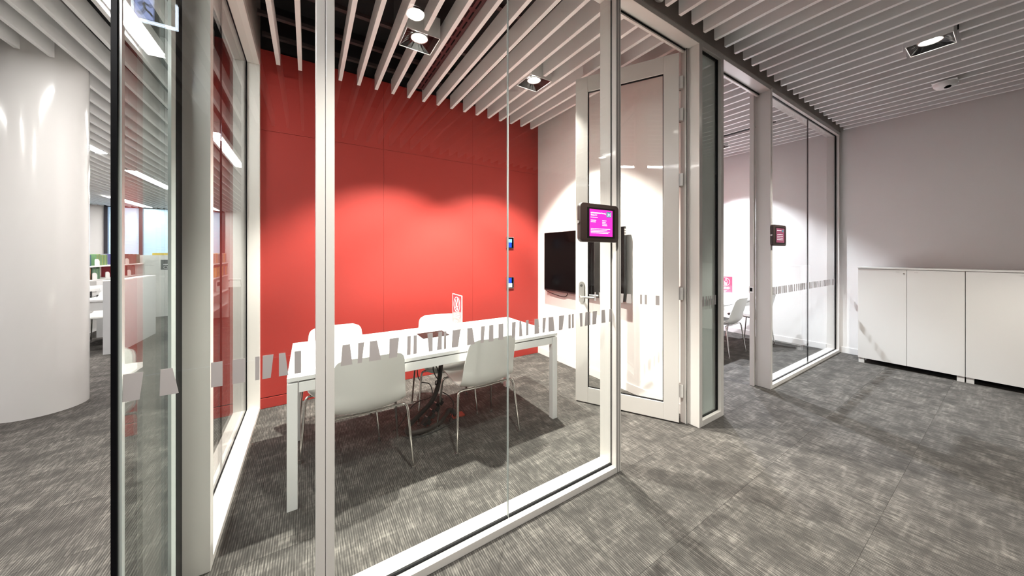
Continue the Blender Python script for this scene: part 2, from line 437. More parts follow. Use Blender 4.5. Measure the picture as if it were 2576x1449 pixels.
# --- window_1: front of the first meeting room
w1 = sroot('window_1', (0.6, YF, 0), 'cream framed glass front of the first meeting room')
bx(XL0+.03, 1.69, YF, YI, 0, SILL).obj('sill', 'frame', w1, bevel=.002)
bx(XL0+.03, 1.69, YF, YI, HF-.05, HF).obj('head', 'frame', w1, bevel=.002)
pr = post(w1, 1.69, 1.74)
for a in (1.703, 1.722): bx(a, a+.0025, YF-.0006, YF+.002, 0.002, HF-.01).obj('groove', 'groove', pr)
m1 = post(w1, 0.024, 0.0545, 0.0, HF, 'mullion'); post(w1, 0.0560, 0.086, 0.0, HF, 'mullion')
for a, b in ((XL0+.022, 0.024), (0.086, 0.888), (0.893, 1.69)):
    p = bx(a+.001, b-.001, GY0, GY1, SILL-.004, HF-.046).obj('glass_pane', 'glass', w1)
    marks(p, [q for q in MARKS if a-.01 <= min(q[0], q[2]) and max(q[1], q[3]) <= b+.01], GY0)
    bx(a+.001, b-.001, GY0-.004, GY1+.004, SILL-.002, SILL+.006).obj('seal', 'seal', p)
    bx(a+.001, b-.001, GY0-.004, GY1+.004, HF-.056, HF-.046).obj('seal', 'seal', p)
bx(1.685, 1.691, GY0-.001, GY0+.004, SILL, HF-.05).obj('seal', 'seal', w1)
bx(0.8885, 0.8925, GY0-.001, GY1+.001, SILL, HF-.05).obj('glass_joint', 'glass_edge', w1)
bx(XL0+.008, XL0+.0205, GY0-.012, GY1+.004, 0, HF).obj('corner_seal', 'seal', w1)
bx(XL0+.0207, XL0+.028, GY0-.004, GY1+.003, 0, HF).obj('glass_edge_strip', 'glass_edge', w1)
# --- window_2: left glazed side
w2 = sroot('window_2', (XL0, 2.6, 0), 'cream framed glass side of the meeting room beside the library')
p = bx(-.484, -.476, 1.462, 1.94, 0.0, HF-.01).obj('corner_glass', 'glass_green', w2)
bx(-.472, -.462, 1.815, 1.865, 0, HF).obj('glass_edge_strip', 'glass_edge', w2)
bx(-.474, -.462, 1.868, 1.945, 0, HF).obj('seal', 'seal', w2)
bx(-.478, XL1, 1.95, 2.00, 0, HF).obj('post', 'frame', w2, bevel=.002)
bx(XL0, XL1, 3.69, YR-.0, 0, HF).obj('post', 'frame', w2, bevel=.002)
bx(XL0, XL1, 2.00, 3.69, 0, .036).obj('sill', 'frame', w2, bevel=.002)
bx(XL0, XL1, 1.55, 3.69, HF-.05, HF).obj('head', 'frame', w2, bevel=.002)
for a, b in ((2.001, 2.72), (2.724, 3.689)):
    p = bx(-.474, -.464, a, b, .034, HF-.046).obj('glass_pane', 'glass', w2)
    bx(-.478, -.460, a, b, .034, .042).obj('seal', 'seal', p)
    bx(-.478, -.460, a, b, HF-.056, HF-.046).obj('seal', 'seal', p)
bx(-.474, -.464, 2.7205, 2.7235, .034, HF-.046).obj('glass_joint', 'seal', w2)
bx(-.478, -.460, 3.678, 3.690, .034, HF-.05).obj('seal', 'seal', w2)
# --- window_3: narrow glass between the two doors
w3 = sroot('window_3', (2.9, YF, 0), 'narrow green glass panel between the two doorways')
post(w3, 2.705, 2.752); post(w3, 3.062, 3.109)
bx(2.752, 3.062, YF, 1.455, 0, .05).obj('sill', 'frame', w3, bevel=.002)
bx(2.752, 3.062, YF, 1.455, HF-.05, HF).obj('head', 'frame', w3, bevel=.002)
p = bx(2.753, 3.061, 1.440, 1.450, .048, HF-.048).obj('glass_pane', 'glass_green', w3)
marks(p, [(2.765,2.79,2.768,2.785),(2.812,2.835,2.81,2.84),(2.862,2.885,2.865,2.88),(2.905,2.918,2.905,2.918),(2.932,2.955,2.93,2.95),(2.975,2.99,2.975,2.99),(3.01,3.035,3.005,3.035)], 1.440)
bx(3.050, 3.062, 1.436, 1.454, .05, HF-.05).obj('seal', 'seal', p)
bx(2.752, 3.062, 1.436, 1.454, .05, .056).obj('seal', 'seal', p)
bx(2.752, 3.062, 1.436, 1.454, HF-.062, HF-.05).obj('seal', 'seal', p)
bx(2.802, 2.8095, 1.452, 1.47, .05, HF-.05).obj('seal', 'seal', p)
# --- window_4: front of the second room
w4 = sroot('window_4', (5.3, YF, 0), 'cream framed glass front of the second meeting room')
post(w4, 4.109, 4.152); post(w4, XE-.045, XE)
bx(4.152, XE-.045, YF, YI, 0, SILL).obj('sill', 'frame', w4, bevel=.002)
bx(4.152, XE-.045, YF, YI, HF-.05, HF).obj('head', 'frame', w4, bevel=.002)
for a, b in ((4.152, 5.346), (5.349, XE-.045)):
    p = bx(a+.001, b-.001, GY0, GY1, SILL-.004, HF-.046).obj('glass_pane', 'glass', w4)
    ml = []; x = a + .03
    while x < b - .06:
        ww = rnd.uniform(.018, .042); sl = rnd.choice((0, 0, .008, -.008))
        ml.append((x, x+ww+sl, x+rnd.choice((0,.004)), x+ww)); x += ww + rnd.choice((.012, .018, .024, .045))
    marks(p, ml, GY0)
    bx(a+.001, b-.001, GY0-.004, GY1+.004, SILL-.002, SILL+.006).obj('seal', 'seal', p)
    bx(a+.001, b-.001, GY0-.004, GY1+.004, HF-.056, HF-.046).obj('seal', 'seal', p)
bx(5.3465, 5.3485, GY0-.001, GY1+.001, SILL, HF-.05).obj('glass_joint', 'seal', w4)
bx(XE-.056, XE-.045, GY0-.004, GY1+.004, SILL, HF-.05).obj('seal', 'seal', w4)

# ================================================================== doors
def door_frame(name, x0, x1, label):
    d = sroot(name, ((x0+x1)/2, YF, 0), label)
    bx(x0, x1, YF, YI, HF-.04, HF).obj('head', 'frame', d, bevel=.002)
    bx(x0, x1, 1.515, 1.535, HF-.065, HF-.04).obj('door_stop', 'frame', d)
    bx(x0, x1, 1.511, 1.515, HF-.052, HF-.04).obj('seal', 'seal', d)
    return d
d1 = door_frame('door_1', 1.741, 2.704, 'open white glazed door of the first meeting room')
bx(2.680, 2.704, 1.500, 1.555, 0, HF-.04).obj('jamb', 'frame', d1, bevel=.002)
bx(2.678, 2.681, 1.498, 1.502, 0, HF-.04).obj('seal', 'seal', d1)
LW, LH = 0.889, 3.118
ang = math.atan2(2.33-1.558, 2.229-2.665)
# leaf frame as a mesh root so that its parts hang below it
def leaf_frame():
    b = MB()
    b.box(0, .118, 0, .042, .012, LH); b.box(LW-.118, LW, 0, .042, .012, LH)
    b.box(.118, LW-.118, 0, .042, .012, .155); b.box(.118, LW-.118, 0, .042, LH-.145, LH)
    return b
leaf = leaf_frame().obj('door_leaf', 'frame', d1, bevel=.0015, local=True)
leaf.location = Vector((2.665, 1.558, 0)) - d1.location; leaf.rotation_euler = (0, 0, ang)
bx(.118, LW-.118, .016, .026, .155, LH-.145).obj('glass_pane', 'glass', leaf, local=True)
for a, b, c, d in ((.118, LW-.118, .155, .161), (.118, LW-.118, LH-.151, LH-.145), (.118, .124, .155, LH-.145), (LW-.124, LW-.118, .155, LH-.145)):
    bx(a, b, .012, .030, c, d).obj('seal', 'seal', leaf, local=True)
# frosted marks on the leaf (seen side is local y = +0.026 or 0.016 depending on turn)
x = .15
for ww, g, t0 in ((.03,.07,0),(.018,.022,0),(.018,.07,0),(.045,.03,1),(.04,.028,-1),(.03,.03,1),(.018,.03,0),(.035,.03,-1),(.02,.03,1),(.03,.03,0),(.02,.02,0)):
    MB().prism([(x, MZ0), (x+ww, MZ0), (x+ww-.006*t0, MZ1), (x+.006*t0, MZ1)], .0262, .0272, 'y').obj('frosted_mark', 'frost', leaf, local=True)
    x += ww + g
    if x > LW-.16: break
# lever handles with oval plates
def handle(yo, sgn):
    xc = LW-.06
    pl = MB()
    poly = []
    for i in range(12): a = PI*i/11; poly.append((xc+.026*math.cos(a), 1.135+.026*math.sin(a)))
    for i in range(12): a = PI+PI*i/11; poly.append((xc+.026*math.cos(a), .985+.026*math.sin(a)))
    pl.prism(poly, yo, yo+sgn*.009, 'y')
    h = pl.obj('handle', 'steel', leaf, local=True)
    y1 = yo+sgn*.055
    MB().tube(smooth_path([(xc, yo, 1.02), (xc, yo+sgn*.045, 1.02), (xc-.02, y1, 1.02), (xc-.07, y1, 1.02), (xc-.135, y1, 1.02)], 5), .0105, 10).obj('lever', 'steel', leaf, smooth=True, local=True)
    MB().tube([(xc, yo, 1.125), (xc, yo+sgn*.018, 1.125)], .012, 12).obj('lock_cylinder', 'chrome', leaf, smooth=True, local=True)
handle(.042, 1); handle(0, -1)
for z in (0.22, 0.42+.62, 2.0, 2.55, 2.82):
    hg = bx(-.030, .0, -.006, .030, z, z+.105).obj('hinge', 'frame', leaf, bevel=.002, local=True)
    MB().tube([(-.008, -.010, z-.004), (-.008, -.010, z+.109)], .0075, 10).obj('hinge_pin', 'steel', leaf, smooth=True, local=True)
    for dz in (.02, .085): bx(-.022, -.016, -.0075, -.0055, z+dz, z+dz+.006).obj('screw', 'blackpl', leaf, local=True)
d2 = door_frame('door_2', 3.110, 4.108, 'open doorway frame of the second meeting room')
bx(4.060, 4.108, YI, 1.585, 0, HF-.04).obj('jamb', 'frame', d2, bevel=.002)
st = bx(4.056, 4.061, 1.545, 1.590, 1.005, 1.075).obj('strike_plate', 'steel', d2, bevel=.001)
bx(4.0545, 4.0565, 1.556, 1.580, 1.020, 1.060).obj('latch_hole', 'seal', d2)
bx(3.112, 3.16, YI, 1.585, 0, HF-.04).obj('jamb', 'frame', d2, bevel=.002)

# ================================================================== downlights
def downlight(b, watts, label, col, group=None, spot=True):
    x0, x1, y0, y1 = b; cx, cy_ = (x0+x1)/2, (y0+y1)/2
    t = thing('downlight', label, 'ceiling light', (cx, cy_, HS-.012), 0, group)
    zb, zt = HS-.012, HS+.15
    m = MB(); th = .003
    m.box(x0, x0+th, y0, y1, zb, zt); m.box(x1-th, x1, y0, y1, zb, zt)
    m.box(x0+th, x1-th, y0, y0+th, zb, zt); m.box(x0+th, x1-th, y1-th, y1, zb, zt); m.box(x0, x1, y0, y1, zt, zt+.004)
    m.obj('housing', 'slat', t)
    # black reflector funnel
    r = MB(); seg = 24; R = .062; zi = zb+.034; base = 0
    def sq(a):
        c, s = math.cos(a), math.sin(a); k = 1/max(abs(c), abs(s))
        return cx + c*k*((x1-x0)/2-.005), cy_ + s*k*((y1-y0)/2-.005)
    for j in range(seg):
        a = 2*PI*j/seg + PI/4
        q = sq(a); r.v.append((q[0], q[1], zb+.004))
    for j in range(seg):
        a = 2*PI*j/seg + PI/4
        r.v.append((cx+R*1.12*math.cos(a), cy_+R*1.12*math.sin(a), zi))
    r.f = [(j, (j+1)%seg, seg+(j+1)%seg, seg+j) for j in range(seg)]
    r.obj('reflector', 'reflector', t)
    MB().lathe([(R, 0), (R, .006)], cx, cy_, zi+.002, 24).obj('lamp_face', 'lamp', t)
    MB().tube([(cx+R*1.07*math.cos(2*PI*j/24), cy_+R*1.07*math.sin(2*PI*j/24), zi) for j in range(24)], .005, 6, closed=True).obj('bezel', 'steel', t, smooth=True)
    if watts:
        L = bpy.data.lights.new('downlight_beam', 'SPOT'); L.energy = watts; L.color = col
        L.spot_size = math.radians(98); L.spot_blend = .4; L.shadow_soft_size = .035
        o = bpy.data.objects.new('downlight_beam', L); COL.objects.link(o); o.parent = t
        o.location = (0, 0, .034 - .008)
    return t
WARM = (1.0, 0.985, 0.89)
downlight(BOX_ROOM[0], ROOM_SPOT, 'square recessed downlight over the left half of the red meeting room', WARM)
downlight(BOX_ROOM[1], ROOM_SPOT, 'square recessed downlight in slats near the television wall', WARM)
downlight(BOX_CORR[1], CORR_SPOT, 'square recessed downlight in corridor slats before the cabinets', WARM)
downlight(BOX_CORR[0], CORR_SPOT, 'square corridor downlight mirrored in the front glass', WARM)
for b, lab in zip(BOX_BACK, ('square corridor downlight mirrored on the door post',)):
    downlight(b, CORR_SPOT, lab, WARM)
COOL = (0.86, 0.92, 1.0)
downlight(BOX_R2[0], ROOM_SPOT*.8, 'square downlight added unseen above the second room table', COOL)  # unseen lamps added because the second room needs their light
downlight(BOX_R2[1], ROOM_SPOT*.8, 'square downlight added unseen beside the second room end wall', COOL)

# slot air diffuser between two slats of the first room
vx0, vx1 = P0-7*PITCH+SLAT_W+.004, P0-6*PITCH-.004
vt = thing('slot_diffuser', 'dark red linear air grille between two ceiling slats', 'air vent', (vx0, 1.58, HS+.09))
bx(vx0, vx1, 1.58, 3.62, HS+.10, HS+.13).obj('grille_body', pbr('maroon_grille', (.075, .018, .020), .45), vt)
slot_me = bx(0, .012, 0, .085, -.003, .004).mesh('grille_slot', 'seal')
for j in range(16):
    for i in range(3):
        o = bpy.data.objects.new('grille_slot', slot_me); COL.objects.link(o); o.parent = vt
        o.location = (.018+i*.037, .04+j*.125 + (i % 2)*.0, .010)

# ================================================================== first room: table
tx0, tx1, ty0, ty1 = -0.100, 1.835, 2.165, 3.00
tb = thing('meeting_table', 'long white meeting table against the red wall', 'table', ((tx0+tx1)/2, (ty0+ty1)/2, 0))
bx(tx0, tx1, ty0, ty1, .716, .740).obj('table_top', 'table', tb, bevel=.0015)
def apron(x0, x1, y0, y1): return bx(x0, x1, y0, y1, .650, .706).obj('apron', 'table', tb, bevel=.002)
apron(tx0+.056, tx1-.056, ty0+.004, ty0+.034); apron(tx0+.056, tx1-.056, ty1-.034, ty1-.004)
apron(tx0+.004, tx0+.034, ty0+.056, ty1-.056); apron(tx1-.034, tx1-.004, ty0+.056, ty1-.056)
bx(tx0+.05, tx1-.05, ty0+.03, ty1-.03, .7065, .7155).obj('shadow_gap', 'groove', tb)  # dark slab standing in for the shade between top and frame
for x in (tx0, tx1-.05):
    for y in (ty0, ty1-.05): bx(x, x+.05, y, y+.05, 0, .706).obj('leg', 'table', tb, bevel=.002)
# cover plate of the cable port
cp = thing('cable_port_cover', 'dark brown rectangular cable port flap on white table', 'cover', (.895, 2.70, .74))
bx(.785, 1.01, 2.585, 2.775, .7402, .7435).obj('flap', 'brownplate', cp, bevel=.001)
bx(.945, 1.01, 2.587, 2.773, .7436, .7450).obj('brush_strip', 'seat_dark', cp)
bx(.80, .94, 2.632, 2.76, .7436, .7440).obj('flap_inlay', 'brownplate', cp)

# ------------------------------------------------------------------ chairs
def make_chair(name):
    root = empty(name, (0, 0, 0))
    prof = [(.225,.418),(.205,.437),(.15,.445),(.07,.441),(-.01,.434),(-.09,.430),(-.15,.437),(-.195,.462),(-.225,.510),(-.250,.585),(-.272,.665),(-.294,.745),(-.312,.815)]
    half = [.200,.207,.214,.219,.222,.224,.224,.223,.220,.215,.208,.200,.190]
    cur = smooth_path([(0, a, b) for a, b in prof], 4); hw = [p[1] for p in smooth_path([(0, h, 0) for h in half], 4)]
    n = len(cur); NT = 14
    acc = [0]
    for i in range(1, n): acc.append(acc[-1] + (Vector(cur[i])-Vector(cur[i-1])).length)
    tot = acc[-1]; R = .055
    def row(i, inset=0.0):
        e0, e1 = acc[i], tot-acc[i]
        wv = hw[i]
        for e in (e0, e1):
            if e < R: wv = wv - R + math.sqrt(max(0, R*R-(R-e)**2))
        wv -= inset
        s = acc[i]/tot
        back = min(1, max(0, (s-.50)/.2))
        out = []
        for k in range(NT+1):
            t = -1+2*k/NT; xx = t*wv; q = (abs(xx)/.23)
            z = cur[i][2] + (1-back)*(.028*q**2.6) + back*0
            y = cur[i][1] + back*(.040*q**2.0) + (1-back)*0
            z -= .012*(1-back)*(1-q*q)
            out.append((xx, y, z))
        return out
    bm = bmesh.new()
    g = [[bm.verts.new(p) for p in row(i)] for i in range(n)]
    for i in range(n-1):
        for k in range(NT): bm.faces.new((g[i][k], g[i][k+1], g[i+1][k+1], g[i+1][k]))
    bmesh.ops.recalc_face_normals(bm, faces=bm.faces)
    bmesh.ops.solidify(bm, geom=bm.faces[:], thickness=.010)
    bmesh.ops.recalc_face_normals(bm, faces=bm.faces)
    me = bpy.data.meshes.new('seat_shell')
    for f in bm.faces: f.smooth = True
    for e in bm.edges:
        if len(e.link_faces) == 2 and e.calc_face_angle(0) > .9: e.smooth = False
    bm.to_mesh(me); bm.free(); me.materials.append(M['chair'])
    sh = bpy.data.objects.new('seat_shell', me); COL.objects.link(sh); sh.parent = root
    # seat pad
    i0, i1 = 4, int(n*.50)
    bm = bmesh.new()
    g = [[bm.verts.new((p[0], p[1], p[2]+.006)) for p in row(i, .022)] for i in range(i0, i1)]
    for i in range(len(g)-1):
        for k in range(NT): bm.faces.new((g[i][k], g[i][k+1], g[i+1][k+1], g[i+1][k]))
    bmesh.ops.recalc_face_normals(bm, faces=bm.faces)
    bmesh.ops.solidify(bm, geom=bm.faces[:], thickness=.008); bmesh.ops.recalc_face_normals(bm, faces=bm.faces)
    me = bpy.data.meshes.new('seat_pad')
    for f in bm.faces: f.smooth = True
    bm.to_mesh(me); bm.free(); me.materials.append(M['pad'])
    sp = bpy.data.objects.new('seat_pad', me); COL.objects.link(sp); sp.parent = root
    for fr in (1, -1):
        for sd in (1, -1):
            if fr == 1: pts = [(sd*.255, .215, 0), (sd*.226, .165, .385), (sd*.215, .155, .412), (sd*.185, .150, .418), (sd*.10, .148, .408), (0, .148, .405)]
            else: pts = [(sd*.268, -.225, 0), (sd*.240, -.178, .385), (sd*.230, -.168, .415), (sd*.200, -.160, .422), (sd*.10, -.142, .412), (0, -.140, .408)]
            path = [pts[0]] + smooth_path(pts[1:], 5)
            lg = MB().tube(path, .0088, 10).obj('leg', 'chrome', root, smooth=True, local=True)
            MB().tube([(pts[0][0], pts[0][1], 0), (pts[0][0]-sd*.0009, pts[0][1]-fr*.0016, .022)], .0098, 10).obj('foot_cap', 'steel', lg, smooth=True, local=True)
    return root
GA = 'white shell chairs of the meeting rooms'
chA = make_chair('shell_chair'); chA.location = (.328, 2.385, 0); chA.rotation_euler.z = math.radians(-1)
tagit(chA, 'white shell chair with its back to the glass, right beside the front mullion', 'chair', GA)
def chair(x, y, deg, label):
    c = copy_tree(chA); c.location = (x, y, 0); c.rotation_euler.z = math.radians(deg); tagit(c, label, 'chair', GA); return c
chair(1.152, 2.36, 1, 'white shell chair with its back to the glass, nearest the television')
chair(.205, 2.85, 181, 'white shell chair facing the viewer at the left end behind the table')
chair(1.065, 2.86, 170, 'white shell chair facing the viewer behind the table centre')

# ------------------------------------------------------------------ table sign
def table_sign(x, y, rz, label, mat, zt=.74):
    t = thing('table_sign', label, 'sign', (x, y, zt), rz)
    # local: faces -y, width along x
    bx(-.108, .108, -.004, .004, .0005, .310).obj('acrylic_holder', 'glass', t, local=True)
    bx(-.1, .1, -.035, .035, 0, .004).obj('foot', 'glass', t, local=True)
    c = bx(-.104, .104, -.0015, .0015, .045, .306).obj('card', mat, t, local=True)
    for e in ((-.109, -.1045, .0, .311), (.1045, .109, .0, .311), (-.1045, .1045, .3065, .311)): bx(e[0], e[1], -.0042, .0042, e[2], e[3]).obj('polished_edge', 'paper', t, local=True)
    ring = [(.068*math.cos(2*PI*i/32), -.0048, .220+.068*math.sin(2*PI*i/32)) for i in range(32)]
    MB().tube(ring, .0024, 6, closed=True).obj('printed_ring', 'print_white', t, local=True)
    ic = MB()
    ic.tube([(-.045,-.0048,.268),(-.020,-.0048,.238),(-.020,-.0048,.200),(-.045,-.0048,.178)], .002, 5)
    ic.tube([(.010,-.0048,.275),(.022,-.0048,.275),(.022,-.0048,.255),(.034,-.0048,.225),(.034,-.0048,.205),(.0,-.0048,.205),(.0,-.0048,.225),(.010,-.0048,.255),(.010,-.0048,.275)], .002, 5)
    ic.box(-.008,.030,-.0052,-.0042,.168,.192); ic.box(-.012,.034,-.0052,-.0042,.198,.203)
    ic.tube([(-.012,-.0048,.232),(.0,-.0048,.215),(-.012,-.0048,.200)], .002, 5)
    ic.obj('printed_icon', 'print_white', t, local=True)
    for i, (z, wd) in enumerate(((.132, .125), (.116, .135), (.100, .115))):
        xx = -.062
        while xx < -.062+wd:
            ww = rnd.uniform(.012, .03); bx(xx, min(xx+ww, -.062+wd), -.0052, -.0042, z-.004, z+.005).obj('printed_line', 'print_white', t, local=True); xx += ww+.004
    for i in range(3): bx(-.062, .03-.01*i, -.0052, -.0042, .072-.009*i, .075-.009*i).obj('printed_line', 'print_white', t, local=True)
    return t
table_sign(1.165, 2.79, math.radians(-90), 'clear acrylic stand with red no-food notice on table', 'card')

# ------------------------------------------------------------------ wall panels on the red wall
for z, lab, a in ((1.502, 'upper small blue touch panel on the red wall', 0), (.958, 'lower small blue touch panel on the red wall', 1)):
    t = thing('touch_panel', lab, 'control panel', (2.325, YR-.001, z), 0, 'touch panels on the red wall')
    bx(2.268, 2.382, YR-.020, YR-.001, z, z+.152).obj('bezel', 'steel', t, bevel=.002)
    bx(2.274, 2.376, YR-.0215, YR-.0198, z+.006, z+.146).obj('glass_face', 'screen', t)
    if a == 0:
        bx(2.286, 2.345, YR-.0225, YR-.0213, z+.012, z+.075).obj('screen_tile', 'lit_blue', t); bx(2.290, 2.350, YR-.0225, YR-.0213, z+.078, z+.125).obj('screen_tile', 'lit_sky', t)
    else:
        bx(2.286, 2.345, YR-.0225, YR-.0213, z+.075, z+.140).obj('screen_tile', 'lit_blue', t); bx(2.290, 2.352, YR-.0225, YR-.0213, z+.014, z+.070).obj('screen_tile', 'lit_white', t)

# ------------------------------------------------------------------ television
tv = thing('television', 'large black flat television on the white wall', 'television', (XW-.04, 2.84, .93))
tx = 2.735
bx(tx, tx+.03, 2.175, 3.50, .935, 1.712).obj('casing', 'blackpl', tv, bevel=.004)
bx(tx-.002, tx+.001, 2.183, 3.492, .955, 1.705).obj('screen', 'screen', tv)
bx(tx+.03, tx+.05, 2.35, 3.33, 1.0, 1.5).obj('rear_housing', 'blackpl', tv, bevel=.008)
bx(tx+.05, XW, 2.55, 3.1, 1.15, 1.5).obj('wall_bracket', 'blackpl', tv)
for i in range(3): bx(tx+.002, tx+.026, 2.1735, 2.1755, 1.62+.025*i, 1.637+.025*i).obj('side_vent', 'steel', tv)
MB().tube(smooth_path([(2.75, 3.49, .965), (2.76, 3.47, .92), (2.775, 3.30, .885), (2.785, 3.16, .872), (2.79, 3.10, .90), (2.79, 3.09, .95)], 6), .005, 6).obj('power_cable', 'cable', tv, smooth=True)
MB().tube(smooth_path([(2.79, 2.35, .94), (2.795, 2.33, .80), (2.795, 2.40, .72), (2.80, 2.50, .70)], 6), .004, 6).obj('power_cable', 'print_white', tv, smooth=True)

# ------------------------------------------------------------------ cables below the table
cs = thing('cable_sleeve', 'dark corrugated cable sleeve running from table underside to floor coil', 'cable', (.95, 2.62, 0))
pth = smooth_path([(.985, 2.66, .70), (.97, 2.66, .55), (.945, 2.655, .36), (.915, 2.65, .26), (.86, 2.64, .18), (.76, 2.63, .11), (.68, 2.62, .055), (.665, 2.58, .03), (.72, 2.545, .026), (.82, 2.55, .026), (.92, 2.59, .028), (.985, 2.63, .05), (1.03, 2.66, .075), (1.075, 2.655, .05), (1.085, 2.63, .026)], 6)
MB().tube(pth, [.017+.004*min(1, i/40)+(.0015 if i % 2 else 0) for i in range(len(pth))], 10).obj('sleeve', 'brownsleeve', cs, smooth=True)
MB().tube(smooth_path([(.945, 2.635, .37), (.915, 2.63, .47), (.89, 2.63, .50), (.885, 2.63, .45), (.93, 2.632, .37), (.955, 2.632, .48), (.94, 2.632, .36), (.905, 2.63, .33), (.905, 2.63, .36), (.94, 2.632, .345)], 6), .0045, 6).obj('cable_tie', 'cable', cs, smooth=True)
ps = thing('power_strip', 'black multi-socket power strip leaning on cable coil', 'power strip', (.86, 2.58, .06))
pa, pb = Vector((.775, 2.555, .060)), Vector((.945, 2.60, .235))
ex = (pb-pa).normalized(); ey = Vector((0, 1, 0)); ey = (ey-ex*ey.dot(ex)).normalized(); ez = ex.cross(ey)
def obox(name, mat, par, a0, a1, b0, b1, c0, c1):
    m = MB().box(a0, a1, b0, b1, c0, c1); m.v = [tuple(pa+ex*p[0]+ey*p[1]+ez*p[2]) for p in m.v]
    return m.obj(name, mat, par, bevel=.002)
obox('strip_body', 'blackpl', ps, 0, .24, -.024, .024, -.018, .018)
for i in range(4): obox('plug', 'seat_dark', ps, .02+.055*i, .055+.055*i, -.058, -.024, -.017, .017)
for i in range(3): obox('indicator', 'steel', ps, .06+.06*i, .068+.06*i, -.02, .02, .018, .0195)
loose = [
 ('thin black cable hanging in a loop from the table to floor', [(.82,2.80,.70),(.80,2.79,.55),(.795,2.78,.40),(.82,2.76,.33),(.88,2.72,.31),(.90,2.70,.24),(.88,2.66,.20)]),
 ('black cable arcing left from the sleeve onto the carpet', [(.93,2.64,.27),(.86,2.66,.22),(.77,2.68,.20),(.71,2.70,.15),(.66,2.72,.06),(.62,2.73,.008),(.58,2.70,.006)]),
 ('black cable looping right beside the near chair leg', [(.96,2.62,.26),(1.01,2.60,.22),(1.045,2.59,.16),(1.03,2.58,.08),(1.00,2.57,.02)]),
 ('black cable lying flat around the coil front', [(.62,2.60,.005),(.66,2.53,.005),(.76,2.505,.005),(.88,2.52,.005),(1.0,2.56,.005),(1.12,2.62,.005),(1.16,2.68,.005)]),
 ('short black cable hanging under the table beside the sleeve', [(.90,2.68,.70),(.895,2.68,.62),(.91,2.68,.58),(.93,2.68,.62),(.935,2.68,.70)]),
]
for lab, p in loose:
    o = MB().tube(smooth_path(p, 7), .0042, 6).obj('cable', 'cable', None, smooth=True); tagit(o, lab, 'cable', 'cables under the table')
o = bx(1.06, 1.17, 2.62, 2.70, .0005, .012).obj('cable_tag', 'tag', None, bevel=.002); tagit(o, 'orange red flat tag on carpet beside cable coil', 'tag')

# ------------------------------------------------------------------ tablets on the glass
def tablet(x0, x1, yb, z0, z1, label, face, detail):
    t = thing('booking_tablet', label, 'tablet', ((x0+x1)/2, yb, z0))
    R = .028; poly = []
    for cxx, czz, a0 in ((x1-R, z1-R, 0), (x0+R, z1-R, PI/2), (x0+R, z0+R, PI), (x1-R, z0+R, 1.5*PI)):
        for i in range(7): a = a0+PI/2*i/6; poly.append((cxx+R*math.cos(a), czz+R*math.sin(a)))
    MB().prism(poly, yb-.030, yb, 'y').obj('enclosure', 'brown', t, bevel=.005, smooth=True)
    sx0, sx1, sz0, sz1 = x0+.072, x1-.062, z0+.035, z1-.035
    W, Hh = sx1-sx0, sz1-sz0
    bx(sx0-.018, sx1+.022, yb-.0310, yb-.0295, sz0-.010, sz1+.010).obj('recess', 'seat_dark', t)
    sc = bx(sx0, sx1, yb-.0320, yb-.0309, sz0, sz1).obj('screen', face, t)
    MB().tube([(x0+.001, yb-.015, z0+(z1-z0)*.5), (x0-.008, yb-.015, z0+(z1-z0)*.5)], .009, 12).obj('lock', 'steel', t, smooth=True)
    ys = yb-.0322
    def bar(u0, u1, v, h, mat='lit_white', nm='screen_text'):
        bx(sx0+u0*W, sx0+u1*W, ys-.0004, ys+.0004, sz0+v*Hh, sz0+(v+h)*Hh).obj(nm, mat, sc)
    def words(u0, u1, v, h):
        u = u0
        while u < u1-.01:
            e = min(u1, u+rnd.uniform(.04, .12)); bar(u, e, v, h); u = e+.014
    if detail:
        bar(.72, .94, .74, .20, 'teal', 'icon_plate')
        for uu in (.755, .83, .905): bar(uu-.014, uu+.014, .885, .03, 'lit_white', 'icon')
        bar(.745, .765, .77, .10, 'lit_white', 'icon'); bar(.895, .915, .77, .10, 'lit_white', 'icon'); bar(.745, .915, .765, .025, 'lit_white', 'icon'); bar(.795, .865, .80, .07, 'lit_white', 'icon')
        tw = Matrix.Translation(Vector((sx0+.05*W, ys-.0002, sz0+.76*Hh)) - t.location) @ Matrix.Rotation(PI/2, 4, 'X')
        text_obj('Room 2.1', 'screen_title', .0135, 'lit_white', t, tw)
        words(.05, .47, .845, .04)
        tw = Matrix.Translation(Vector((sx0+.49*W, ys-.0002, sz0+.845*Hh)) - t.location) @ Matrix.Rotation(PI/2, 4, 'X')
        text_obj('Meeting', 'screen_title', .0125, 'lit_white', t, tw)
        words(.05, .34, .69, .022)
        words(.05, .27, .58, .022); words(.05, .25, .52, .022)
        for i, e in enumerate((.72, .69, .73, .77)): words(.54, e, .585-.06*i, .022)
        for i, e in enumerate((.90, .76, .88, .80)): words(.05, e, .27-.052*i, .020)
    else:
        bar(.70, .88, .75, .16, 'teal', 'icon_plate'); words(.08, .6, .82, .04)
        for i in range(4): words(.1, .8, .55-.12*i, .025)
tablet(1.347, 1.682, YF, 1.500, 1.733, 'brown-framed booking tablet with magenta screen by the first door', 'magenta', True)
tablet(4.085, 4.430, YF, 1.512, 1.735, 'brown-framed booking tablet with plum screen at the second room', 'plum', False)
o = MB().tube(smooth_path([(4.112, 1.402, 3.16), (4.118, 1.400, 2.6), (4.108, 1.400, 2.2), (4.113, 1.402, 1.75)], 8), .004, 6).obj('tablet_cable', 'frame', None, smooth=True)
tagit(o, 'thin pale cable hanging down the post to the plum tablet', 'cable')

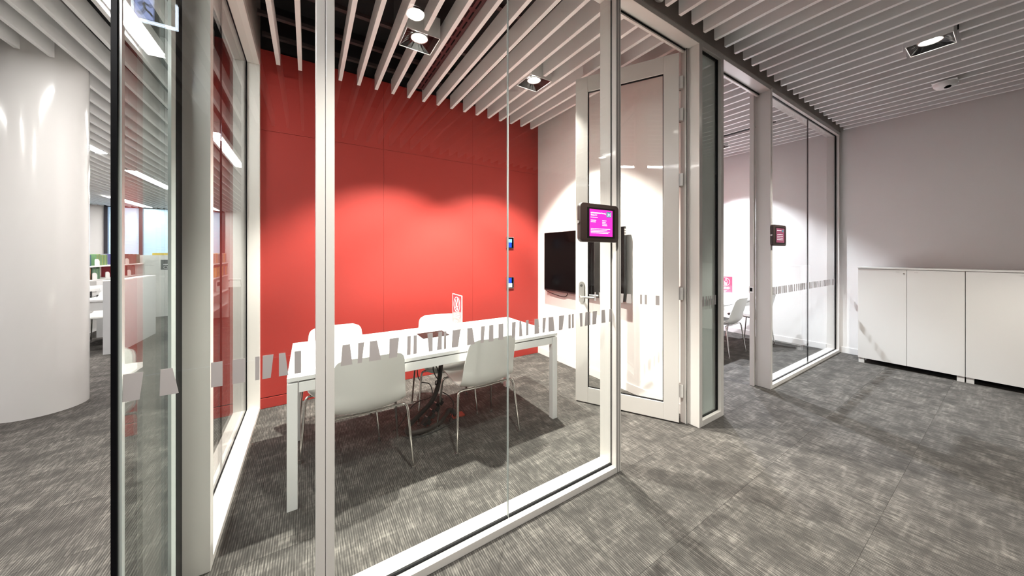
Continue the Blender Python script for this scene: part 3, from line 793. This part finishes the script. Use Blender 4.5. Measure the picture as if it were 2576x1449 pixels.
# ------------------------------------------------------------------ cabinets
XC = 6.145
def cabinet(y1, y0, label, lockside):
    c = thing('low_cabinet', label, 'cabinet', (XC+.19, (y0+y1)/2, 0))
    bx(XC+.018, XE-.012, y0+.001, y1-.001, .070, 1.234).obj('body', 'cabinet', c)
    bx(XC+.019, XC+.021, y0, y1, .075, 1.232).obj('shadow_line', 'groove', c)
    ym = (y0+y1)/2
    for a, b in ((ym+.0015, y1-.0015), (y0+.0015, ym-.0015)):
        d = bx(XC, XC+.0175, a, b, .064, 1.230).obj('door', 'cabinet', c, bevel=.001)
        yy = a+.07 if a > ym else b-.07
        bx(XC-.0012, XC+.0005, yy-.014, yy+.014, 1.200, 1.2045).obj('pull_notch', 'steel', d)
    MB().tube([(XC-.006, ym+.022, 1.185), (XC+.002, ym+.022, 1.185)], .0095, 14).obj('lock', 'chrome', c, smooth=True)
    bx(XC-.0065, XC-.0058, ym+.0205, ym+.0235, 1.179, 1.191).obj('keyhole', 'seal', c)
    for y in (y1-.055, y0+.004):
        bx(XC+.012, XC+.062, y, y+.051, 0, .070).obj('leg', 'cabinet', c, bevel=.001)
        bx(XE-.08, XE-.03, y, y+.051, 0, .070).obj('leg', 'cabinet', c)
cabinet(1.160, .336, 'white low two-door cabinet nearest the glass front', 1)
cabinet(.334, -.490, 'white low cabinet at the right edge of the picture', 1)
o = bx(XC-.006, XE-.001, -.492, 1.163, 1.2345, 1.254).obj('cabinet_top', 'cabinet', None, bevel=.0015); tagit(o, 'long white top board across both low cabinets', 'worktop')

# ------------------------------------------------------------------ ceiling camera and sensor
dc = thing('dome_camera', 'white dome security camera mounted under the corridor slats', 'camera', (5.50, .42, HS))
bx(5.42, 5.58, .34, .50, HS-.010, HS).obj('mount_plate', 'slat', dc, bevel=.003)
MB().lathe([(.078, 0), (.078, -.014), (.070, -.032), (.050, -.050), (.020, -.058)], 5.50, .42, HS-.010, 28).obj('housing', 'slat', dc, smooth=True)
MB().lathe([(.030, 0), (.027, -.010), (.018, -.018), (.006, -.022)], 5.475, .405, HS-.050, 24).obj('lens_dome', 'screen', dc, smooth=True)
ms = thing('motion_sensor', 'small cream egg-shaped sensor on the shade-toned bulkhead', 'sensor', (2.11, YF, 3.26))
MB().lathe([(.010, -.045), (.04, -.036), (.052, -.012), (.052, .02), (.04, .05)], 2.11, YF-.03, 3.275, 24, 1, .6).obj('cover', 'frame', ms, smooth=True)

# ------------------------------------------------------------------ second room
t2 = copy_tree(tb); t2.location = (5.05, 2.60, 0); tagit(t2, 'white meeting table in the second room seen through the doorway', 'table')
chair(5.10, 2.36, 2, 'white shell chair seen from the side through the second doorway')
chair(5.96, 2.335, -8, 'white shell chair half hidden behind the second door post')
chair(4.75, 2.98, 182, 'white shell chair behind the second room table, dark pad showing')
table_sign(5.90, 2.66, math.radians(-62), 'pink notice stand on the second room table', 'pink')
o = bx(5.2, 5.26, 1.75, 2.75, HS-.004, HS+.03).obj('slot_diffuser', 'seal', None); tagit(o, 'thin black slot diffuser in the second room ceiling', 'air vent')

# ================================================================== library hall
col = MB().lathe([(.28, 0), (.28, 3.0), (.28, ZT)], -2.10, 4.862, 0, 64).obj('column', 'column', None, smooth=True)
tagit(col, 'thick glossy white round column at the left edge', 'column', None, 'structure')
# rear wall with windows
wbk = bx(XB, -6.32, YBK, YBK+.15, 0, ZT).obj('wall_library', 'white_wall'); struct(wbk, 'white rear wall of the library beside the windows')
bx(-2.98, XL0, YBK, YBK+.15, 0, ZT).obj('wall_piece', 'white_wall', wbk)
bx(-6.32, -2.98, YBK, YBK+.15, 0, .35).obj('wall_piece', 'white_wall', wbk)
bx(-6.32, -2.98, YBK-.02, YBK+.15, 3.16, ZT).obj('wall_piece', 'black', wbk)
w5 = sroot('window_5', (-4.6, YBK, .35), 'tall library windows with pale blue roller blinds')
for a in (-6.32, -5.44, -4.25, -3.06):
    bx(a, a+.09, YBK-.06, YBK+.1, .35, 3.16).obj('mullion', 'mullion', w5)
for a, b in ((-6.23, -5.44), (-5.35, -4.25), (-4.16, -3.06)):
    bx(a, b, YBK+.10, YBK+.11, .35, 3.16).obj('glass_pane', 'glass', w5)
    bx(a+.01, b-.01, YBK+.02, YBK+.022, .36, 3.15).obj('roller_blind', 'blind', w5)
# linear lamps
def linear(x, y0, y1, label, wd=.11):
    t = thing('linear_lamp', label, 'ceiling light', (x, (y0+y1)/2, HS), 0, 'linear lamps in the library ceiling')
    bx(x-wd/2-.012, x+wd/2+.012, y0-.01, y1+.01, HS+.012, HS+.09).obj('housing', 'slat', t)
    bx(x-wd/2, x+wd/2, y0, y1, HS+.002, HS+.0118).obj('diffuser', 'linear', t)
linear(-1.14, 2.62, 4.02, 'bright linear lamp nearest the glass corner')
linear(-3.05, 6.3, 8.6, 'short linear lamp just right of the white column', .12)
linear(-3.16, 10.1, 12.5, 'linear lamp halfway down the library', .12)
linear(-5.12, 15.1, 17.8, 'farthest linear lamp before the windows', .14)
linear(-4.4, 2.6, 5.0, 'added unseen linear lamp mirrored left on the white column')  # unseen lamps from here to the far wall are added for light
linear(-1.14, -1.2, .8, 'added unseen linear lamp mirrored centrally on the white column')
linear(-2.9, .2, 1.9, 'added unseen linear lamp mirrored beside the column edge')
linear(-6.5, 8.0, 11.0, 'added unseen linear lamp left of the library bookcases')
linear(-1.3, 11.5, 14.5, 'added unseen linear lamp near the far white wall of the library')
linear(-1.16, 6.27, 8.47, 'linear lamp seen through the glass side above the yellow paperbacks')
linear(-5.12, 6.3, 8.6, 'added brightening lamp, unseen left of the column')  # unseen lamps from here on added so the far library gets brighter
linear(-5.12, 10.1, 12.5, 'added brightening lamp, unseen behind the column')
linear(-3.12, 15.0, 17.5, 'added brightening lamp, unseen behind the cream corner post')

# bookcases running along y, facing +x
ORD = 'first second third fourth fifth sixth seventh eighth ninth tenth eleventh twelfth thirteenth fourteenth fifteenth sixteenth'.split()
def book_run(xb, specs, group, thick=(.032, .056)):
    """specs: (y0,y1,z,[colours],label)"""
    for y0, y1, z, cols, lab in specs:
        y = y0; i = 0
        while y < y1-.012:
            th = min(rnd.uniform(*thick), y1-y); h = rnd.uniform(.180, .205); c = cols[i % len(cols)]; i += 1
            k = rnd.uniform(.75, 1.25); m = pbr('book_cloth', tuple(min(1, q*k) for q in c), .6)
            b = thing('book', lab % ORD[i-1], 'book', (xb, y+th/2, z), 0, group)
            bx(xb-.20, xb-.002, y+.0006, y+th-.0006, z+.001, z+h).obj('cover', m, b, bevel=.002)
            bx(xb-.196, xb-.006, y+.004, y+th-.004, z+h, z+h+.0006).obj('page_block', 'paper', b)
            y += th; 
def bookcase(name_label, xf, y0, y1, shelves, top, depth=.26):
    c = thing('bookcase', name_label, 'bookcase', (xf-depth/2, (y0+y1)/2, 0))
    bx(xf-depth, xf-depth+.02, y0, y1, 0, top).obj('back_panel', 'shelf', c)
    for y in (y0, y1-.025): bx(xf-depth+.02, xf, y, y+.025, 0, top).obj('side_panel', 'shelf', c)
    for z in shelves: bx(xf-depth+.02, xf, y0+.025, y1-.025, z-.022, z).obj('shelf', 'shelf', c)
    return c
GREEN, OLIVE, TEAL, NAVY, BROWN, RED, YEL, TAN, DGREEN = (.10,.20,.09),(.20,.26,.07),(.03,.10,.12),(.08,.08,.22),(.10,.06,.05),(.34,.03,.05),(.60,.33,.05),(.42,.28,.20),(.05,.11,.07)
bookcase('long white open bookcase with green and brown volumes behind the desk', -3.08, 7.6, 10.44, (.42, .72, .985, 1.22), 1.235)
book_run(-3.12, [
 (8.28, 8.47, 1.22, [TEAL], 'dark teal volume on the bookcase top beside the column, %s from the left'),
 (8.60, 8.99, 1.22, [GREEN, OLIVE], 'green volume in the row on the bookcase top, %s from the left'),
 (9.30, 9.56, 1.22, [NAVY], 'navy volume on the bookcase top near the desk panel, %s from the left'),
 (9.80, 10.15, 1.22, [BROWN], 'dark brown volume on the bookcase top, %s from the left'),
 (10.16, 10.35, 1.22, [DGREEN], 'dark green volume at the right end of bookcase top, %s from the left'),
 (8.28, 8.46, .985, [(.30,.14,.08)], 'light brown volume on the second shelf beside the column, %s from the left'),
 (8.50, 8.74, .985, [DGREEN, GREEN], 'green volume on the second shelf, %s from the left'),
 (9.34, 9.68, .985, [RED], 'red volume on the second shelf behind the desk panel, %s from the left'),
 (9.76, 10.12, .985, [BROWN, (.12,.11,.12)], 'dark brown volume on the second shelf, %s from the left'),
], 'bound volumes in the long bookcase')
for y, z, lab in ((8.52, 1.22, 'white bookend before the green volumes on the bookcase top'), (9.62, 1.22, 'white bookend right of the navy volumes on the bookcase top'), (8.44, .985, 'white bookend before the green volumes on the second shelf'), (8.86, .985, 'white bookend alone in the gap of the second shelf'), (9.70, .985, 'white bookend right of the red volumes on the second shelf')):
    t = thing('bookend', lab, 'bookend', (-3.09, y+.06, z), 0, 'white bookends')
    MB().prism([(y, z+.001), (y+.14, z+.001), (y+.14, z+.07), (y+.12, z+.10), (y+.08, z+.115), (y+.02, z+.115), (y, z+.10)], -3.104, -3.096, 'x').obj('plate', 'shelf', t)
    bx(-3.096, -3.083, y, y+.14, z+.0005, z+.003).obj('foot', 'shelf', t)
bc2 = bookcase('white bookcase with yellow paperbacks seen through the glass side', -1.52, 7.4, 9.58, (.34, .63, .962, 1.236), 1.25)
book_run(-1.53, [
 (7.9, 8.30, 1.236, [(.16,.08,.10)], 'dark plum paperback on the right bookcase top, %s from the left'),
 (8.32, 9.45, 1.236, [TAN, (.5,.4,.36), YEL, (.45,.36,.34)], 'tan paperback on the right bookcase top, %s from the left'),
 (8.0, 8.85, .962, [YEL, (.55,.40,.22), YEL, TAN], 'yellow paperback on the middle shelf of right bookcase, %s from the left'),
 (8.90, 9.45, .962, [NAVY, YEL, (.2,.15,.1), TAN], 'mixed paperback on the middle shelf end of right bookcase, %s from the left'),
], 'paperbacks in the right bookcase', (.065, .10))
for y, a, lab in ((8.05, .3, 'leftmost'), (8.5, .1, 'middle'), (9.0, -.2, 'rightmost')):
    t = thing('display_book', lab + ' pale booklet propped face-out on the lower display shelf', 'book', (-1.60, y, .632), a, 'booklets on the display shelf')
    bx(-.012, .012, -.09, .09, 0, .24).obj('cover', 'paper', t, bevel=.002, local=True)
    bx(.0125, .014, -.06, .06, .12, .2).obj('cover_print', 'mullion' if a < 0 else 'shelf', t, local=True)
# end panel unit with notices
ep = thing('shelf_end_panel', 'white shelf end panel with two notices and books on top', 'panel', (-2.80, 10.46, 0))
bx(-3.16, -2.50, 10.46, 11.4, 0, 1.395).obj('panel', 'shelf', ep, bevel=.003)
t = thing('notice_sheet', 'white printed notice sheet on the shelf end panel', 'notice', (-2.97, 10.456, .99))
bx(-3.09, -2.86, 10.4535, 10.4585, .985, 1.30).obj('sheet', 'paper', t)
for i, wd in enumerate((.20, .17, .12, .10, .14)): bx(-3.075, -3.075+wd, 10.452, 10.4534, 1.27-.028*i, 1.280-.028*i).obj('printed_line', 'grey_panel', t)
t = thing('poster', 'charcoal poster with round pictures on the shelf end panel', 'poster', (-2.74, 10.456, 1.07))
bx(-2.83, -2.60, 10.4535, 10.4585, 1.065, 1.29).obj('sheet', 'poster', t)
for i, wd in enumerate((.13, .08)): bx(-2.79, -2.79+wd, 10.452, 10.4534, 1.185-.018*i, 1.196-.018*i).obj('printed_line', 'print_white', t)
for x, r in ((-2.75, .032), (-2.67, .026)):
    MB().tube([(x+r*math.cos(2*PI*i/16), 10.452, 1.115+r*math.sin(2*PI*i/16)) for i in range(16)], .006, 5, closed=True).obj('printed_circle', 'grey_panel', t)
o = thing('display_book', 'yellow book lying on the shelf end panel', 'book', (-2.85, 10.6, 1.3955))
bx(-2.98, -2.70, 10.50, 10.70, 1.3955, 1.445).obj('cover', pbr('yellow_cover', (.70,.50,.03), .5), o, bevel=.003); bx(-2.976, -2.704, 10.504, 10.696, 1.445, 1.4458).obj('page_block', 'paper', o)
for i in range(4):
    o = thing('display_book', 'small brown paperback right of the yellow book, %s from the left' % ORD[i], 'book', (-2.67+i*.045, 10.6, 1.3955), 0, 'brown paperbacks on the end panel')
    bx(-2.685+i*.045, -2.645+i*.045, 10.52, 10.66, 1.3955, 1.445).obj('cover', pbr('rust_cover', (.32,.12,.07), .5), o, bevel=.002)
    bx(-2.682+i*.045, -2.648+i*.045, 10.523, 10.657, 1.445, 1.4456).obj('page_block', 'paper', o)
# study desk with grey side panel
dk = thing('study_desk', 'white study desk with tall grey side panel left of the glass corner', 'desk', (-2.9, 7.6, 0))
bx(-2.45, -2.31, 6.93, 8.30, 0, 1.032).obj('side_panel', 'grey_panel', dk, bevel=.002)
bx(-2.452, -2.308, 6.928, 8.302, 1.032, 1.046).obj('panel_cap', 'shelf', dk)
bx(-3.04, -2.45, 7.15, 7.66, .735, .762).obj('desk_top', 'shelf', dk, bevel=.002)
bx(-3.04, -2.45, 7.18, 7.20, .60, .733).obj('modesty_panel', 'shelf', dk)
bx(-3.04, -2.45, 8.40, 8.43, .0, .97).obj('rear_panel', 'shelf', dk)
bx(-3.04, -3.02, 7.15, 7.66, 0, .735).obj('side_leg', 'shelf', dk)
sc = thing('barcode_scanner', 'white and grey cylindrical desk scanner beside the column', 'scanner', (-2.72, 7.55, .762))
MB().tube([(-2.83, 7.55, .895), (-2.66, 7.50, .905)], .042, 16).obj('head', 'shelf', sc, smooth=True)
MB().tube([(-2.735, 7.525, .9), (-2.655, 7.499, .905)], .0425, 16).obj('grey_band', 'grey_panel', sc, smooth=True)
MB().tube([(-2.79, 7.55, .762), (-2.79, 7.55, .87)], .014, 10).obj('stand', 'blackpl', sc, smooth=True)
MB().tube(smooth_path([(-2.79, 7.53, .80), (-2.74, 7.48, .775), (-2.70, 7.50, .80), (-2.73, 7.55, .768)], 6), .005, 6).obj('cable', 'cable', sc, smooth=True)
lc = copy_tree(chA); lc.location = (-2.742, 7.93, 0); lc.rotation_euler.z = math.radians(180)
tagit(lc, 'shell chair with chrome legs under the study desk beside the column', 'chair', None)
lc2 = copy_tree(chA); lc2.location = (-2.35, 15.9, 0); lc2.rotation_euler.z = math.radians(100)
tagit(lc2, 'distant white chair by the bright library rear wall', 'chair', None)

# ------------------------------------------------------------------ hanging exit sign (its mirror image shows in the front glass)
ex_ = thing('exit_sign', 'edge-lit hanging exit sign with running figure mirrored in the corner glass', 'sign', (-.86, -.18, 2.96))
x0, x1, y, z0, z1 = -.965, -.752, -.18, 2.955, 3.12
bx(x0, x1, y-.004, y+.004, z0, z1).obj('acrylic_plate', 'glass', ex_)
for a in (z0-.002, z0+.006): bx(x0, x1, y-.005, y+.005, a, a+.003).obj('lit_edge', 'sign_lit', ex_)
for a in (x0, x1-.003, x1-.010): bx(a, a+.003, y-.005, y+.005, z0, z1).obj('lit_edge', 'sign_lit', ex_)
bx(x0+.012, x0+.10, y+.0045, y+.0055, z0+.015, z1-.004).obj('pictogram_plate', 'sign_blue', ex_)
mm = MB()
for p in ([(x0+.055, 0, z1-.04), (x0+.060, 0, z1-.085)], [(x0+.060, 0, z1-.085), (x0+.085, 0, z1-.105), (x0+.095, 0, z1-.125)], [(x0+.058, 0, z1-.085), (x0+.045, 0, z1-.115), (x0+.025, 0, z1-.12)], [(x0+.056, 0, z1-.045), (x0+.08, 0, z1-.06), (x0+.095, 0, z1-.05)], [(x0+.054, 0, z1-.045), (x0+.032, 0, z1-.065)]):
    mm.tube([(q[0], y+.0065, q[2]) for q in p], .006, 6)
mm.obj('running_figure', 'sign_dark', ex_)
bx(x0, x1, y-.02, y+.02, z1, z1+.06).obj('housing', 'slat', ex_, bevel=.004)
